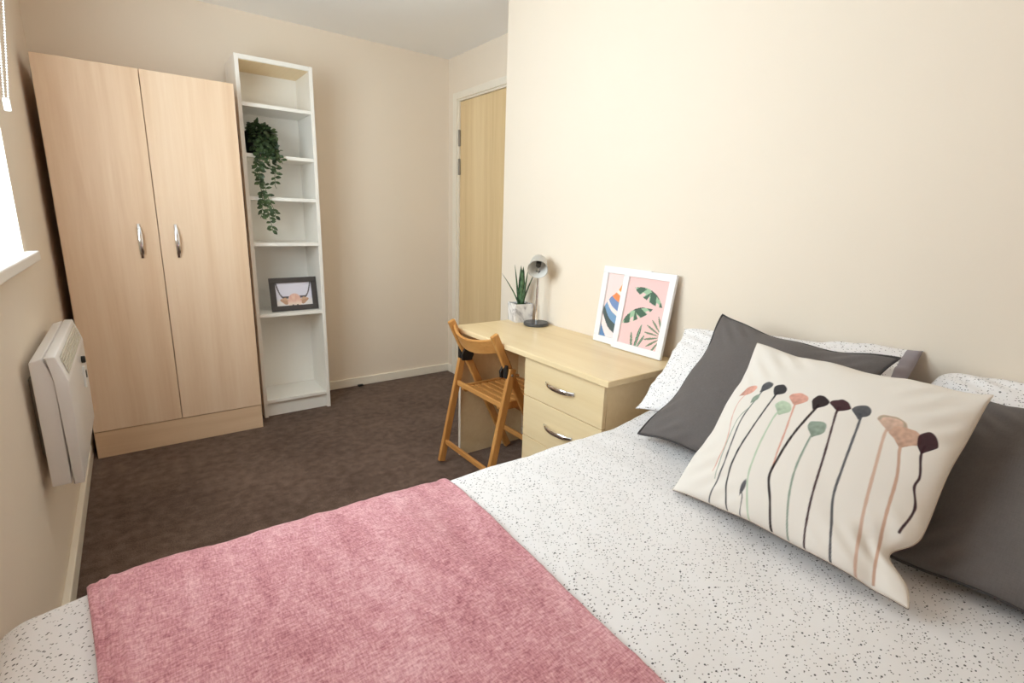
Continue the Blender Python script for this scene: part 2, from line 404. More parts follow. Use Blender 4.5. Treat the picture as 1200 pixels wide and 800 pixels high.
def cow(u, v):
    c = mixc(srgb(226, 222, 234), srgb(238, 230, 226), sst(.4, .1, v))
    x = (u-.5)*1.45; 
    # horns: U-shaped arcs both sides
    for s in (-1, 1):
        xx = x*s
        hy = .36+.75*max(0, (xx-.40)/.3)**2.2+.05*max(0, (.42-xx))
        if xx > .22 and xx < .71 and abs(v-hy) < .05+.5*max(0, xx-.52): c = mixc(c, srgb(66, 56, 56), .9)
        # ears
        ex, ey = (xx-.38)/.19, (v-.22-(xx-.40)*.30)/(.13*(1.2-1.3*abs(xx-.34)/.4))
        if ex*ex+ey*ey < 1: c = mixc(c, srgb(186, 138, 104) if ey < .2 else srgb(206, 164, 130), .9)
    hx, hy = x/.27, (v-.16)/.36
    if hx*hx+hy*hy < 1:
        nzz = noise.noise(Vector((x*14, v*4, 2)))
        c = mixc(srgb(220, 164, 150), srgb(240, 206, 186), .5+.6*nzz)
        c = mixc(c, srgb(244, 220, 204), sst(.25, .05, v))
        if v < .055 and (abs(x-.10) < .035 or abs(x+.08) < .035): c = srgb(84, 66, 62)
    return c
pf = thing('photo_frame', 'dark charcoal framed photograph of a shaggy cow on bookcase shelf', 'picture frame', (.81, 3.44, .663))
tl = R(9); ux = Vector((1, 0, 0)); ux.rotate(Matrix.Rotation(R(3), 3, 'Z')); nx = Vector((ux[1]*math.cos(tl), -ux[0]*math.cos(tl), math.sin(tl))); vx = nx.cross(ux)
po = Vector((.668, 3.415, .6635)); PW, PH = .285, .208
frame4(pf, po, ux, vx, nx, PW, PH, .032, .016, m_dframe)
bm = bmesh.new(); abox(bm, (.004, .004, -.004), (PW-.004, PH-.004, 0), 0, 2, Matrix(((ux[0], vx[0], nx[0], po[0]), (ux[1], vx[1], nx[1], po[1]), (ux[2], vx[2], nx[2], po[2]), (0, 0, 0, 1)))); bm_obj('backing', bm, m_dframe, pf)
grid_art('photograph', pf, po+ux*.03+vx*.03+nx*.006, ux, vx, PW-.06, PH-.06, 72, 52, cow, m_art)
bm = bmesh.new(); pm = po+ux*(PW/2)+vx*(PH*.62)-nx*.004; bar(bm, pm, (pm[0]+.01, pm[1]+.085, .6655), .05, .003, (0, 0, 1), 0); bm_obj('easel_leg', bm, m_dframe, pf)

# ------------------------------------------------------------------ trailing plant on the upper shelf
tp = thing('trailing_plant', 'trailing green vine in black pot hanging over bookcase shelf', 'plant', (.635, 3.44, 1.592))
bm = bmesh.new(); lathe(bm, [(.001, 0), (.040, 0), (.046, .004), (.058, .112), (.061, .115), (.061, .125), (.052, .125), (.050, .108), (.001, .106)], Matrix.Translation((.655, 3.45, 1.5925)), 28); bm_obj('pot', bm, m_black, tp, smooth=True)
rng = random.Random(3)
leafbm = bmesh.new(); stembm = bmesh.new()
def leaf(bm, p, d, nrm, L, Wd):
    d = d.normalized(); s = d.cross(nrm).normalized(); n = s.cross(d)
    a = p; pts = [(0, 0, 0), (.25, .38, .05), (.55, .5, .08), (.8, .3, .03), (1, 0, -.08)]
    mid = [bm.verts.new(p+d*L*t-n*L*h*.2+n*L*(.06*math.sin(t*3))) for t, _, h in pts]
    lf = [bm.verts.new(p+d*L*t+s*Wd*w_+n*L*.12*w_) for t, w_, h in pts[1:-1]]; rg = [bm.verts.new(p+d*L*t-s*Wd*w_+n*L*.12*w_) for t, w_, h in pts[1:-1]]
    for sd in (lf, rg):
        bm.faces.new((mid[0], sd[0], mid[1])); bm.faces.new((mid[1], sd[0], sd[1], mid[2])); bm.faces.new((mid[2], sd[1], sd[2], mid[3])); bm.faces.new((mid[3], sd[2], mid[4]))
def rv(): return Vector((rng.uniform(-1, 1), rng.uniform(-1, 1), rng.uniform(-1, 1)))
top = Vector((.655, 3.45, 1.70))
for i in range(330):      # the bush round and over the pot
    a = rng.uniform(0, 2*math.pi); rr = rng.random()**.5
    p = Vector((.660+.092*rr*math.cos(a), 3.425+.085*rr*math.sin(a), 1.715+.06*(1-rr)*rng.uniform(.2, 1.1)-.11*max(0, rr-.5)*rng.uniform(-.2, 2.2)))
    if p.x < .607: p.x = .607+rng.uniform(0, .012)
    d = Vector((math.cos(a)*.9, math.sin(a)*.9-.3, rng.uniform(-.6, .7)))
    if p.x < .632: d.x = abs(d.x)
    leaf(leafbm, p, d, Vector((0, -.5, .8))+rv()*.5, rng.uniform(.032, .046), rng.uniform(.020, .028))
for i in range(130):
    p = Vector((rng.uniform(.655, .745), rng.uniform(3.325, 3.40), rng.uniform(1.59, 1.72)))
    p.z -= max(0, p.x-.70)*.5
    leaf(leafbm, p, Vector((rng.uniform(-.4, .8), -.5, rng.uniform(-1, .3))), Vector((0, -.9, .5))+rv()*.5, rng.uniform(.030, .042), rng.uniform(.018, .025))
leaf(leafbm, Vector((.668, 3.42, 1.765)), Vector((.15, -.1, 1)), Vector((0, -1, .2)), .035, .014)
strands = [  # control points, leaf spacing
    ([(.67, 3.41, 1.69), (.665, 3.36, 1.67), (.655, 3.335, 1.59), (.645, 3.33, 1.50), (.640, 3.33, 1.42), (.655, 3.33, 1.36), (.672, 3.33, 1.30), (.680, 3.33, 1.24), (.690, 3.33, 1.18), (.690, 3.33, 1.165)], 1.0),
    ([(.665, 3.36, 1.66), (.64, 3.335, 1.58), (.632, 3.332, 1.50), (.645, 3.33, 1.40), (.650, 3.332, 1.34), (.640, 3.33, 1.27), (.632, 3.33, 1.235)], 1.0),
    ([(.665, 3.34, 1.44), (.68, 3.33, 1.35), (.705, 3.328, 1.29), (.715, 3.33, 1.24)], .9),
    ([(.70, 3.39, 1.69), (.728, 3.345, 1.66), (.742, 3.335, 1.60), (.738, 3.33, 1.54), (.725, 3.33, 1.48), (.722, 3.33, 1.42), (.730, 3.33, 1.405)], 1.0),
    ([(.71, 3.38, 1.68), (.745, 3.345, 1.63), (.768, 3.335, 1.57), (.772, 3.33, 1.545)], .9),
    ([(.69, 3.36, 1.66), (.70, 3.335, 1.58), (.705, 3.33, 1.53), (.70, 3.33, 1.51)], .9)]
for pts, dens in strands:
    pts = [Vector(p) for p in pts]; fine = []
    for i in range(len(pts)-1):
        for q in range(5): fine.append(pts[i].lerp(pts[i+1], q/5))
    fine.append(pts[-1]); tube(stembm, fine, .0016, 5)
    Ls = 0
    for i in range(len(fine)-1):
        seg = fine[i+1]-fine[i]; Ls += seg.length
        if Ls > .0125/dens:
            Ls = 0
            for sd in ((-1, 1) if rng.random() < .75 else (rng.choice((-1, 1)),)):
                if fine[i].z < 1.45 and fine[i].z > 1.38 and rng.random() < .4: continue
                d = Vector((sd*rng.uniform(.5, 1), -rng.uniform(.1, .6), rng.uniform(-.9, .25)))
                leaf(leafbm, fine[i], d, Vector((0, -1, .5))+rv()*.4, rng.uniform(.030, .042), rng.uniform(.017, .023))
bm_obj('vine_stem', stembm, m_vinest, tp, smooth=True)
bm_obj('foliage', leafbm, m_vine, tp, kind='stuff', smooth=True)

# ------------------------------------------------------------------ panel heater on the left wall
hx = thing('panel_heater', 'white wall-mounted electric panel heater below the window', 'heater', (-.25, 2.29, .42))
HY0, HY1 = 1.97, 2.62
bm = bmesh.new(); prism_y(bm, [(-.278, .428), (-.278, .826), (-.247, .836), (-.228, .762), (-.231, .428)], HY0+.003, HY1-.003, .004); o = bm_obj('rear_casing', bm, m_heater, hx); set_auto_smooth(o)
bm = bmesh.new(); prism_y(bm, [(-.2275, .424), (-.2245, .762), (-.2435, .838), (-.2165, .838), (-.195, .757), (-.200, .424)], HY0, HY1, .004); o = bm_obj('front_cover', bm, m_heater, hx); set_auto_smooth(o)
sl = Vector((-.195+.2165, 0, .757-.838)); sn = Vector((.966, 0, .256))
o0 = Vector((-.2165, 0, .838))
g = bmesh.new(); 
def slope(f, y, out): 
    p = o0+sl*f+sn*out; return (p.x, y, p.z)
vs = [g.verts.new(slope(f, y, .0012)) for f, y in ((.16, HY0+.05), (.16, HY1-.05), (.86, HY1-.05), (.86, HY0+.05))]; g.faces.new(vs)
gr = bm_obj('grille', g, m_grille, hx, label='cream slotted outlet grille')
for i in range(6):
    f = .22+.112*i; b2 = bmesh.new(); bar(b2, slope(f, HY0+.055, .0026), slope(f, HY1-.055, .0026), .0035, .003, sn, .0006, 1); bm_obj('louvre', b2, m_grille, gr)
bm = bmesh.new(); lathe(bm, [(.001, .012), (.011, .012), (.013, .009), (.013, 0), (.001, 0)], Matrix.Translation((-.1955, 2.43, .715)) @ Matrix.Rotation(R(90), 4, 'Y'), 20); bm_obj('thermostat_knob', bm, m_black, hx, smooth=True, label='small black knob')
bm = bmesh.new(); abox(bm, (-.1975, 2.415, .61), (-.189, 2.452, .69), .003); bm_obj('switch_plate', bm, m_upvc, hx)
bm = bmesh.new(); abox(bm, (-.1895, 2.425, .645), (-.186, 2.443, .672), .0012); bm_obj('rocker_switch', bm, m_dkgrey, hx)
for y in (2.08, 2.5): box('wall_bracket', (WX, y, .5), (-.2775, y+.04, .75), m_steel, hx)

# ------------------------------------------------------------------ roller blind with bead chain
rb = thing('roller_blind', 'white roller blind rolled up above the window with hanging bead chain', 'blind', (-.24, 1.6, 2.2))
bm = bmesh.new(); lathe(bm, [(.001, 0), (.028, 0), (.028, 1.74), (.001, 1.74)], Matrix.Translation((-.236, .72, 2.21)) @ Matrix.Rotation(R(-90), 4, 'X'), 24); bm_obj('roller', bm, m_upvc, rb, smooth=False)
for y in (.70, 2.475): box('bracket', (WX, y, 2.17), (-.205, y+.012, 2.25), m_upvc, rb, .002)
ch = bmesh.new()
def chain_pts(y, xt, xb):
    P0, P1 = Vector((xt, y, 2.21)), Vector((xb, y, 1.60)); n = int((P1-P0).length/.0088)
    return [P0.lerp(P1, i/n) for i in range(n+1)]
for y, xt, xb in ((2.466, -.206, -.2695), (2.466, -.228, -.2795)):
    for p in chain_pts(y, xt, xb): bmesh.ops.create_icosphere(ch, subdivisions=1, radius=.0031, matrix=Matrix.Translation(p))
    tube(ch, [chain_pts(y, xt, xb)[0], chain_pts(y, xt, xb)[-1]], .0007, 5)
bm_obj('bead_chain', ch, m_upvc, rb, smooth=True)
box('chain_weight', (-.2835, 2.459, 1.572), (-.2645, 2.473, 1.612), m_upvc, rb, .004, 3)

# ------------------------------------------------------------------ desk with drawer pedestal
D0, D1, DX, DZT = 1.17, 2.26, 1.300, .730
dk = thing('desk', 'pale maple-effect desk with three-drawer pedestal along the wall', 'desk', (1.54, 1.7, 0))
box('desktop', (DX, D0, DZT-.025), (RX-.001, D1, DZT), m_maple, dk, .004, 3)
lp = box('side_panel', (1.336, D1-.024, 0), (RX-.02, D1-.004, DZT-.0255), m_maple, dk)
box('edge_band', (1.3345, D1-.024, 0), (1.336, D1-.004, DZT-.0255), m_gloss, lp)
box('modesty_panel', (RX-.06, 1.69, .30), (RX-.045, D1-.0245, DZT-.0255), m_maple, dk)
PY0, PY1, PX = 1.215, 1.689, 1.333
bm = bmesh.new(); zt = DZT-.0255
abox(bm, (PX+.019, PY0, 0), (RX-.02, PY0+.016, zt)); abox(bm, (PX+.019, PY1-.016, 0), (RX-.02, PY1, zt)); abox(bm, (PX+.019, PY0+.016, 0), (RX-.02, PY1-.016, .03)); abox(bm, (RX-.03, PY0+.016, .03), (RX-.02, PY1-.016, zt)); abox(bm, (PX+.019, PY0+.016, zt-.012), (RX-.03, PY1-.016, zt))
bm_obj('pedestal', bm, m_maple, dk)
for z0, z1, hz in ((.524, .700, .616), (.337, .521, .428), (.06, .334, .2)):
    d = box('drawer', (PX, PY0+.001, z0), (PX+.018, PY1-.001, z1), m_maple, dk, .0012)
    bow_handle('handle', d, (PX, 1.452, hz), (0, -1, 0), (-1, 0, 0), .17, .012, .024)

# ------------------------------------------------------------------ folding chair
CY = 2.0
ch_ = thing('folding_chair', 'brown wooden folding chair with slatted seat pushed under desk', 'chair', (1.42, CY, 0))
top_x, top_z, foot_x = 1.248, .775, 1.628
def stile_x(z): return top_x+(foot_x-top_x)*(top_z-z)/top_z
for s in (-1, 1):
    y = CY+s*.190
    bm = bmesh.new(); bar(bm, (top_x, y, top_z), (foot_x-.006, y, .012), .022, .038, (0, 1, 0) if False else (1, 0, 0), .006, 3); bm_obj('front_leg', bm, m_pine, ch_)
    y2 = CY+s*.2135
    bm = bmesh.new(); bar(bm, (1.337, y2, .612), (1.205, y2, .014), .022, .036, (1, 0, 0), .004, 2); bm_obj('rear_leg', bm, m_pine, ch_)
    # black hinge bracket on the joint
    bm = bmesh.new(); hxp, hz = stile_x(.60), .60
    pr = [(-.030, -.035), (.022, -.040), (.036, -.010), (.014, .040), (-.012, .030), (-.034, -.005)]
    a = [bm.verts.new((hxp+p, y-s*.012, hz+q)) for p, q in pr]; b = [bm.verts.new((hxp+p, y-s*.0265, hz+q)) for p, q in pr]
    bm.faces.new(a); bm.faces.new(b[::-1])
    for i in range(6): bm.faces.new((a[i], a[(i+1) % 6], b[(i+1) % 6], b[i]))
    abox(bm, (hxp-.030, min(y, y2)+.0, hz-.03), (hxp-.018, max(y, y2), hz+.03), .002)
    bm_obj('hinge_bracket', bm, m_black, ch_, label='black plastic hinge')
    bm = bmesh.new(); lathe(bm, [(.001, .004), (.006, .003), (.007, 0), (.001, 0)], Matrix.Translation((1.331, y2+s*.011, .585)) @ Matrix.Rotation(R(-90*s), 4, 'X'), 14); bm_obj('bolt', bm, m_steel, ch_, smooth=True)
# curved backrest board between the stiles
bm = bmesh.new(); N = 24; rings = []
tdir = Vector((foot_x-top_x, 0, -top_z)).normalized(); ndir = Vector((tdir.z, 0, -tdir.x)).normalized()
if ndir.x > 0: ndir = -ndir
for i in range(N+1):
    s = -1+2*i/N; bow = .052*(1-s*s)
    ctr = Vector((stile_x(.720), CY+s*.181, .720))+ndir*(bow-.004)-Vector((0, 0, .006*(1-s*s)))
    hh = .036; th = .007
    rings.append([bm.verts.new(ctr+tdir*a*hh+ndir*b*th) for a, b in ((-1, -.6), (-.94, 1), (.94, 1), (1, .6), (.94, -1), (-.94, -1))])
for i in range(N):
    for k2 in range(6): bm.faces.new((rings[i][k2], rings[i][(k2+1) % 6], rings[i+1][(k2+1) % 6], rings[i+1][k2]))
bm.faces.new(rings[0]); bm.faces.new(rings[-1][::-1])
o = bm_obj('backrest', bm, m_piney, ch_); set_auto_smooth(o, 30)
# seat: two side rails with rounded rear ends, slats let in between them
for s in (-1, 1):
    y = CY+s*.160; bm = bmesh.new()
    pts = []
    for a in range(9):
        an = math.pi/2+math.pi*a/8; pts.append((1.318+.018*math.cos(an), .417+.018*math.sin(an)))
    pts += [(1.655, .400), (1.66, .438)]
    A = [bm.verts.new((x, y-.010, z)) for x, z in pts]; B = [bm.verts.new((x, y+.010, z)) for x, z in pts]
    bm.faces.new(A); bm.faces.new(B[::-1])
    for i in range(len(pts)): bm.faces.new((A[i], A[(i+1) % len(pts)], B[(i+1) % len(pts)], B[i]))
    bm_obj('seat_rail', bm, m_pine, ch_)
for i in range(8):
    x = 1.325+i*.0420
    box('seat_slat', (x, CY-.1495, .420), (x+.031, CY+.1495, .432), m_piney, ch_, .003, 2)
def rearleg_x(z): return 1.205+(1.337-1.205)*z/.612
for nm, x, z, dy in (('stretcher', rearleg_x(.437), .437, .2025), ('stretcher', rearleg_x(.12), .12, .2025), ('stretcher', stile_x(.16), .16, .179), ('stretcher', stile_x(.385), .385, .179)):
    bm = bmesh.new(); bar(bm, (x, CY-dy, z), (x, CY+dy, z), .016, .028, (0, 0, 1), .005, 3); bm_obj(nm, bm, m_piney, ch_)

# ------------------------------------------------------------------ succulent in marble pot
sp = thing('potted_succulent', 'spiky green succulent in a square white marble pot on desk', 'plant', (1.70, 2.203, DZT))
rot = Matrix.Translation((1.690, 2.200, DZT)) @ Matrix.Rotation(R(-12), 4, 'Z')
bm = bmesh.new(); S, HH = .053, .100
o4 = [(-1, -1), (1, -1), (1, 1), (-1, 1)]
lv = [[bm.verts.new(rot @ Vector((x*s_, y*s_, z))) for x, y in o4] for s_, z in ((S*.93, 0.0005), (S, HH), (S-.006, HH), (S-.008, HH-.018))]
for a, b in zip(lv, lv[1:]):
    for i in range(4): bm.faces.new((a[i], a[(i+1) % 4], b[(i+1) % 4], b[i]))
bm.faces.new(lv[0][::-1]); bm.faces.new(lv[-1])
o = bm_obj('pot', bm, m_marble, sp)
bm = bmesh.new(); vs = [bm.verts.new(rot @ Vector((x*(S-.0075), y*(S-.0075), HH-.012+.002*rng.random()))) for x, y in o4]; bm.faces.new(vs); bm_obj('soil', bm, m_soil, sp)
for az, lean, L, wd in ((165, .50, .205, .0105), (150, .12, .225, .017), (250, .08, .215, .019), (60, .08, .215, .016), (310, .12, .195, .019), (340, .34, .195, .012), (275, .02, .205, .016)):
    a = R(az); dirv = Vector((math.cos(a), math.sin(a), 0)); sd = Vector((-math.sin(a), math.cos(a), 0))
    bm = bmesh.new(); rings = []; n = 8; base = rot @ Vector((0, 0, HH-.014))+dirv*.012
    for i in range(n+1):
        tt = i/n; p = base+dirv*(lean*L*(tt**1.3))+Vector((0, 0, L*tt*math.sqrt(1-min(.5, lean*lean))))
        wv = wd*(1-.0*tt)*(1-tt**2.2)**.8+.0004; th = wv*.38
        rings.append([bm.verts.new(p+sd*x*wv+dirv*y*th) for x, y in ((-1, -.5), (0, .9), (1, -.5), (0, -.1*1))])
    for i in range(n):
        for q in range(4): bm.faces.new((rings[i][q], rings[i][(q+1) % 4], rings[i+1][(q+1) % 4], rings[i+1][q]))
    bm.faces.new(rings[0]); bm.faces.new(rings[-1][::-1]); bm_obj('leaf', bm, m_snake, sp, smooth=True)

# ------------------------------------------------------------------ desk lamp
LX, LY = 1.695, 2.065
dl = thing('desk_lamp', 'grey desk lamp with bell shade beside the potted succulent', 'lamp', (LX, LY, DZT))
bm = bmesh.new(); lathe(bm, [(.001, .0005), (.064, .0005), (.067, .004), (.067, .014), (.063, .018), (.001, .019)], Matrix.Translation((LX, LY, DZT)), 44); o = bm_obj('base', bm, m_dkgrey, dl); set_auto_smooth(o)
bm = bmesh.new(); tube(bm, [(LX, LY, DZT+.019), (LX, LY, DZT+.20)], .0078, 14); tube(bm, [(LX, LY, DZT+.20), (LX, LY, DZT+.295)], .0066, 14); o = bm_obj('pole', bm, m_chrome, dl); set_auto_smooth(o)
hd = Vector((LX-.012, LY-.014, 1.052)); ax = Vector((-.62, -.66, -.42)).normalized()        # the shade opens towards the room
mt = Matrix.Translation(hd) @ ax.to_track_quat('Z', 'Y').to_matrix().to_4x4()
prof = [(.004, -.052), (.022, -.051), (.033, -.045), (.040, -.030), (.044, -.005), (.048, .030), (.052, .050)]
bm = bmesh.new(); lathe(bm, prof, mt, 44); lathe(bm, [(.052, .050), (.0505, .0505), (.0505, .0495)], mt, 44); sh = bm_obj('shade', bm, m_lampw, dl, smooth=True)
bm = bmesh.new(); lathe(bm, [(r*.955-.0005, z+.0015) for r, z in prof], mt, 44); bm_obj('shade_lining', bm, m_lampin, sh, smooth=True)
bm = bmesh.new(); lathe(bm, [(.001, .012), (.013, .012), (.014, -.03), (.014, -.049), (.001, -.049)], mt, 20); bm_obj('bulb_socket', bm, m_black, sh, smooth=False, label='black bulb socket')
bm = bmesh.new(); lathe(bm, [(.001, -.012), (.011, -.010), (.012, .0), (.011, .010), (.001, .012)], Matrix.Translation((LX, LY, 1.008)) @ Matrix.Rotation(R(90), 4, 'Y'), 18); bm_obj('swivel_joint', bm, m_steel, dl, smooth=True)

# ------------------------------------------------------------------ two white picture frames leaning on the wall
PINK = srgb(240, 200, 198); DG = srgb(78, 106, 88); LG = srgb(160, 192, 160); DK = srgb(70, 82, 74)
def banana(u, v, cx, cy, ang, Lh, Wh, asp):
    x, y = (u-cx)*asp, (v-cy); c, s = math.cos(ang), math.sin(ang); a, b = x*c+y*s, -x*s+y*c
    b += .26*a*a/Lh*1.1
    if abs(a) > Lh: return None
    wd = Wh*(1-(abs(a)/Lh)**2.4)
    if b > .28*wd or b < -wd: return None
    f = (a*1.0+b*.55*(1 if a < 0 else -1)*-1)*30
    if b > .16*wd: return DK if math.sin(a*22) > -.4 else LG
    if b < -.45*wd and math.sin(f) < -.62: return None
    return DG if math.sin(f) > -.25 else LG
def art_leaf(u, v):
    asp = .66; c = PINK
    for cx, cy, an, L_, W_ in ((.60, .80, -.42, .27, .12), (.30, .50, .55, .27, .12)):
        q = banana(u, v, cx, cy, an, L_, W_, asp)
        if q: c = q
    for bx, by, tx, ty, wd in ((.36, -.02, .30, .20, .034), (.44, -.02, .52, .34, .042), (.50, .0, .64, .20, .032)):
        dx, dy = (tx-bx)*asp, ty-by; L2 = dx*dx+dy*dy; t_ = (((u-bx)*asp)*dx+(v-by)*dy)/L2
        if 0 < t_ < 1:
            dd = abs(((u-bx)*asp)*dy-(v-by)*dx)/math.sqrt(L2)
            if dd < wd*(1-t_)**.6*(.35+t_*.9 if t_ < .6 else 1): c = DG if dd > .004 else LG
    ox, oy = 1.06, .22
    x, y = (u-ox)*asp, v-oy; rr = math.hypot(x, y); an = math.degrees(math.atan2(y, -x))
    if .07 < rr < .30 and -70 < an < 75:
        fr = ((an+70) % 21)/21-.5
        if abs(fr) < .34*(1-(rr/.30)**3)*(.4+rr*2): c = srgb(118, 138, 112)
    return c
def art_wave(u, v):
    c = srgb(242, 218, 216)
    q = v+.77*u+.05*math.sin(u*9)
    if v < .44+1.0*u+.03*math.sin(u*14):
        for lim, col_ in ((.20, (104, 140, 182)), (.37, (246, 228, 226)), (.51, (84, 96, 96)), (.64, (122, 158, 196)), (.715, (247, 230, 226)), (.85, (122, 146, 192)), (.96, (242, 146, 92)), (1.02, (248, 228, 218)), (9, (238, 160, 90))):
            if q < lim: c = srgb(*col_); break
    return c
def lean_frame(name, label, y0, y1, x_foot, x_top, hgt, fn):
    root = thing(name, label, 'picture frame', (x_foot, (y0+y1)/2, DZT), 'picture frames leaning on the wall')
    an = math.asin((x_top-x_foot)/hgt); ux = Vector((0, -1, 0)); vx = Vector((math.sin(an), 0, math.cos(an))); nx = ux.cross(vx)
    o = Vector((x_foot, y1, DZT+.0008)); w_ = y1-y0
    frame4(root, o, ux, vx, nx, w_, hgt, .030, .0145, m_pframe)
    bm = bmesh.new(); m = Matrix(((ux[0], vx[0], nx[0], o[0]), (ux[1], vx[1], nx[1], o[1]), (ux[2], vx[2], nx[2], o[2]), (0, 0, 0, 1)))
    abox(bm, (.006, .006, .001), (w_-.006, hgt-.006, .004), 0, 2, m); bm_obj('backing', bm, m_frameback, root)
    grid_art('print', root, o+ux*.028+vx*.028+nx*.006, ux, vx, w_-.056, hgt-.056, 84, 120, fn, m_art)
lean_frame('picture_frame', 'white framed print of green palm leaves on pink leaning against wall', 1.252, 1.522, 1.700, 1.7575, .350, art_leaf)
lean_frame('picture_frame', 'white framed orange and blue wave print partly behind the palm leaf print', 1.392, 1.662, 1.7275, 1.7735, .350, art_wave)

# ------------------------------------------------------------------ bed
bd = thing('bed', 'low upholstered double bed base and mattress under the speckled duvet', 'bed', (.72, .47, 0))
BX0, BX1, BY0, BY1 = -.215, 1.750, -.13, 1.075
box('divan_base', (BX0, BY0, .06), (BX1, BY1, .30), m_basefab, bd, .015, 3)
box('mattress', (BX0, BY0, .3005), (BX1, BY1, .505), plain('mattress_ticking', srgb(226, 222, 216), .9), bd, .04, 4)
for x in (BX0+.08, BX1-.08):
    for y in (BY0+.08, BY1-.08):
        bm = bmesh.new(); lathe(bm, [(.001, 0), (.022, 0), (.028, .06), (.001, .06)], Matrix.Translation((x, y, 0)), 16); bm_obj('foot', bm, m_black, bd)

ZT, RD = .578, .062
def edge(tt, lo, hi, r=RD):
    """arc-length coordinate -> (position, drop); flat between lo and hi, rounds over and hangs beyond"""
    def over(e):
        if e <= 0: return e, 0
        q = r*math.pi/2
        if e < q: return r*math.sin(e/r), r*(1-math.cos(e/r))
        return r+.10*(e-q)*0, r+(e-q)
    if tt > hi-r:
        a, b = over(tt-(hi-r)); return hi-r+a, b
    if tt < lo+r:
        a, b = over((lo+r)-tt); return lo+r-a, b
    return tt, 0
def sstep(t): t = min(1, max(0, t)); return t*t*(3-2*t)
def nz(x, y, s, seed): return noise.noise(Vector((x*s, y*s, seed)))
DXL, DYL0, DYL1 = -.272, -.185, 1.158
def duvet_pt(s, t_, lift=0.0):
    x, dx = edge(s, DXL, 9); y, dy = edge(t_, DYL0, DYL1)
    drop = math.sqrt(dx*dx+dy*dy) if (dx and dy) else dx+dy
    if dx > .0 and dy > .0:                       # round the foot corner in plan
        cx, cy = DXL+RD, DYL1-RD if t_ > .5 else DYL0+RD
        vx_, vy_ = x-cx, y-cy; L = math.hypot(vx_, vy_)
        if L > RD: x, y = cx+vx_*RD/L, cy+vy_*RD/L
    flat = 1 if drop < .02 else max(0, 1-(drop-.02)/.05)
    z = ZT-drop
    puff = .010*nz(x, y, 2.3, 1.)+.005*nz(x, y, 6, 4.)+.0022*nz(x*1.0, y*.35, 16, 9.)+.0015*nz(x, y, 30, 2.)
    puff += .006*math.exp(-((y-1.02)/.16)**2)
    puff += .045*math.exp(-((x-1.50)/.13)**2-((y-1.02)/.14)**2)-.030*sstep((-.02-x)/.25)*sstep((y-.75)/.4)
    z += puff*(.35+.65*flat)
    hang = 1-flat
    if dy > 0: y += hang*(.008*math.sin(s*13+nz(s, 0, 3, 3)*3)-.006)*min(1, drop/.1)
    if dx > 0: x += hang*.006*math.sin(t_*15)*min(1, drop/.1)
    z += lift*flat
    if dy > 0 and lift: y += lift*min(1, dy/RD)*(1 if t_ > .5 else -1)
    if dx > 0 and lift: x -= lift*min(1, dx/RD)
    return Vector((x, y, max(z, .09)))
def sheet(name, s0, s1, t0, t1, ns, nt, mat, thick, lift=0.0, skew=None, ridge=None, parent=None):
    vs, uvs = [], []
    for j in range(nt+1):
        for i in range(ns+1):
            t_ = t0+(t1-t0)*j/nt; a, b = (s0, s1) if skew is None else skew(t_)
            s = a+(b-a)*i/ns
            p = duvet_pt(s, t_, lift+(ridge(s-a, b-s, t_) if ridge else 0)); vs.append(p); uvs.append((s, t_))
    fs = [(j*(ns+1)+i, j*(ns+1)+i+1, (j+1)*(ns+1)+i+1, (j+1)*(ns+1)+i) for j in range(nt) for i in range(ns)]
    me = bpy.data.meshes.new(name); me.from_pydata(vs, [], fs); uvl = me.uv_layers.new(name='UVMap')
    for l in me.loops: uvl.data[l.index].uv = uvs[l.vertex_index]
    o = finish(name, me, mat, parent, smooth=True)
    md = o.modifiers.new('thickness', 'SOLIDIFY'); md.thickness = thick; md.offset = -1
    return o
tag(sheet('duvet', DXL-.20, 1.70, DYL0-.28, DYL1+.28, 230, 220, m_speck, .012), 'white duvet with black speckle print spread over the bed', 'duvet')
def thr_skew(t_):
    f = (t_-.4)/.75; return (-.139+.08*max(-.02, min(.6, 1.15-t_))+.003*math.sin(t_*9), .590+.030*f+.004*math.sin(t_*7+1))
def thr_ridge(a, b, t_):
    r = .004*math.exp(-((a-.006)/.006)**2)+.003*math.exp(-((a-.022)/.005)**2)+.004*math.exp(-((a-.038)/.006)**2)+.003*math.exp(-((b-.006)/.008)**2)
    w = .0045*nz(a*1.6, t_*.45, 6, 12.)+.002*nz(a, t_*.4, 18, 5.)+.0012*nz(a, t_, 60, 7)
    return r+w+.004
tag(sheet('bed_throw', -.15, .62, DYL0-.2, DYL1+.20, 260, 260, m_throw, .006, .009, thr_skew, thr_ridge), 'dusty pink chenille throw laid across the foot of the bed', 'throw')

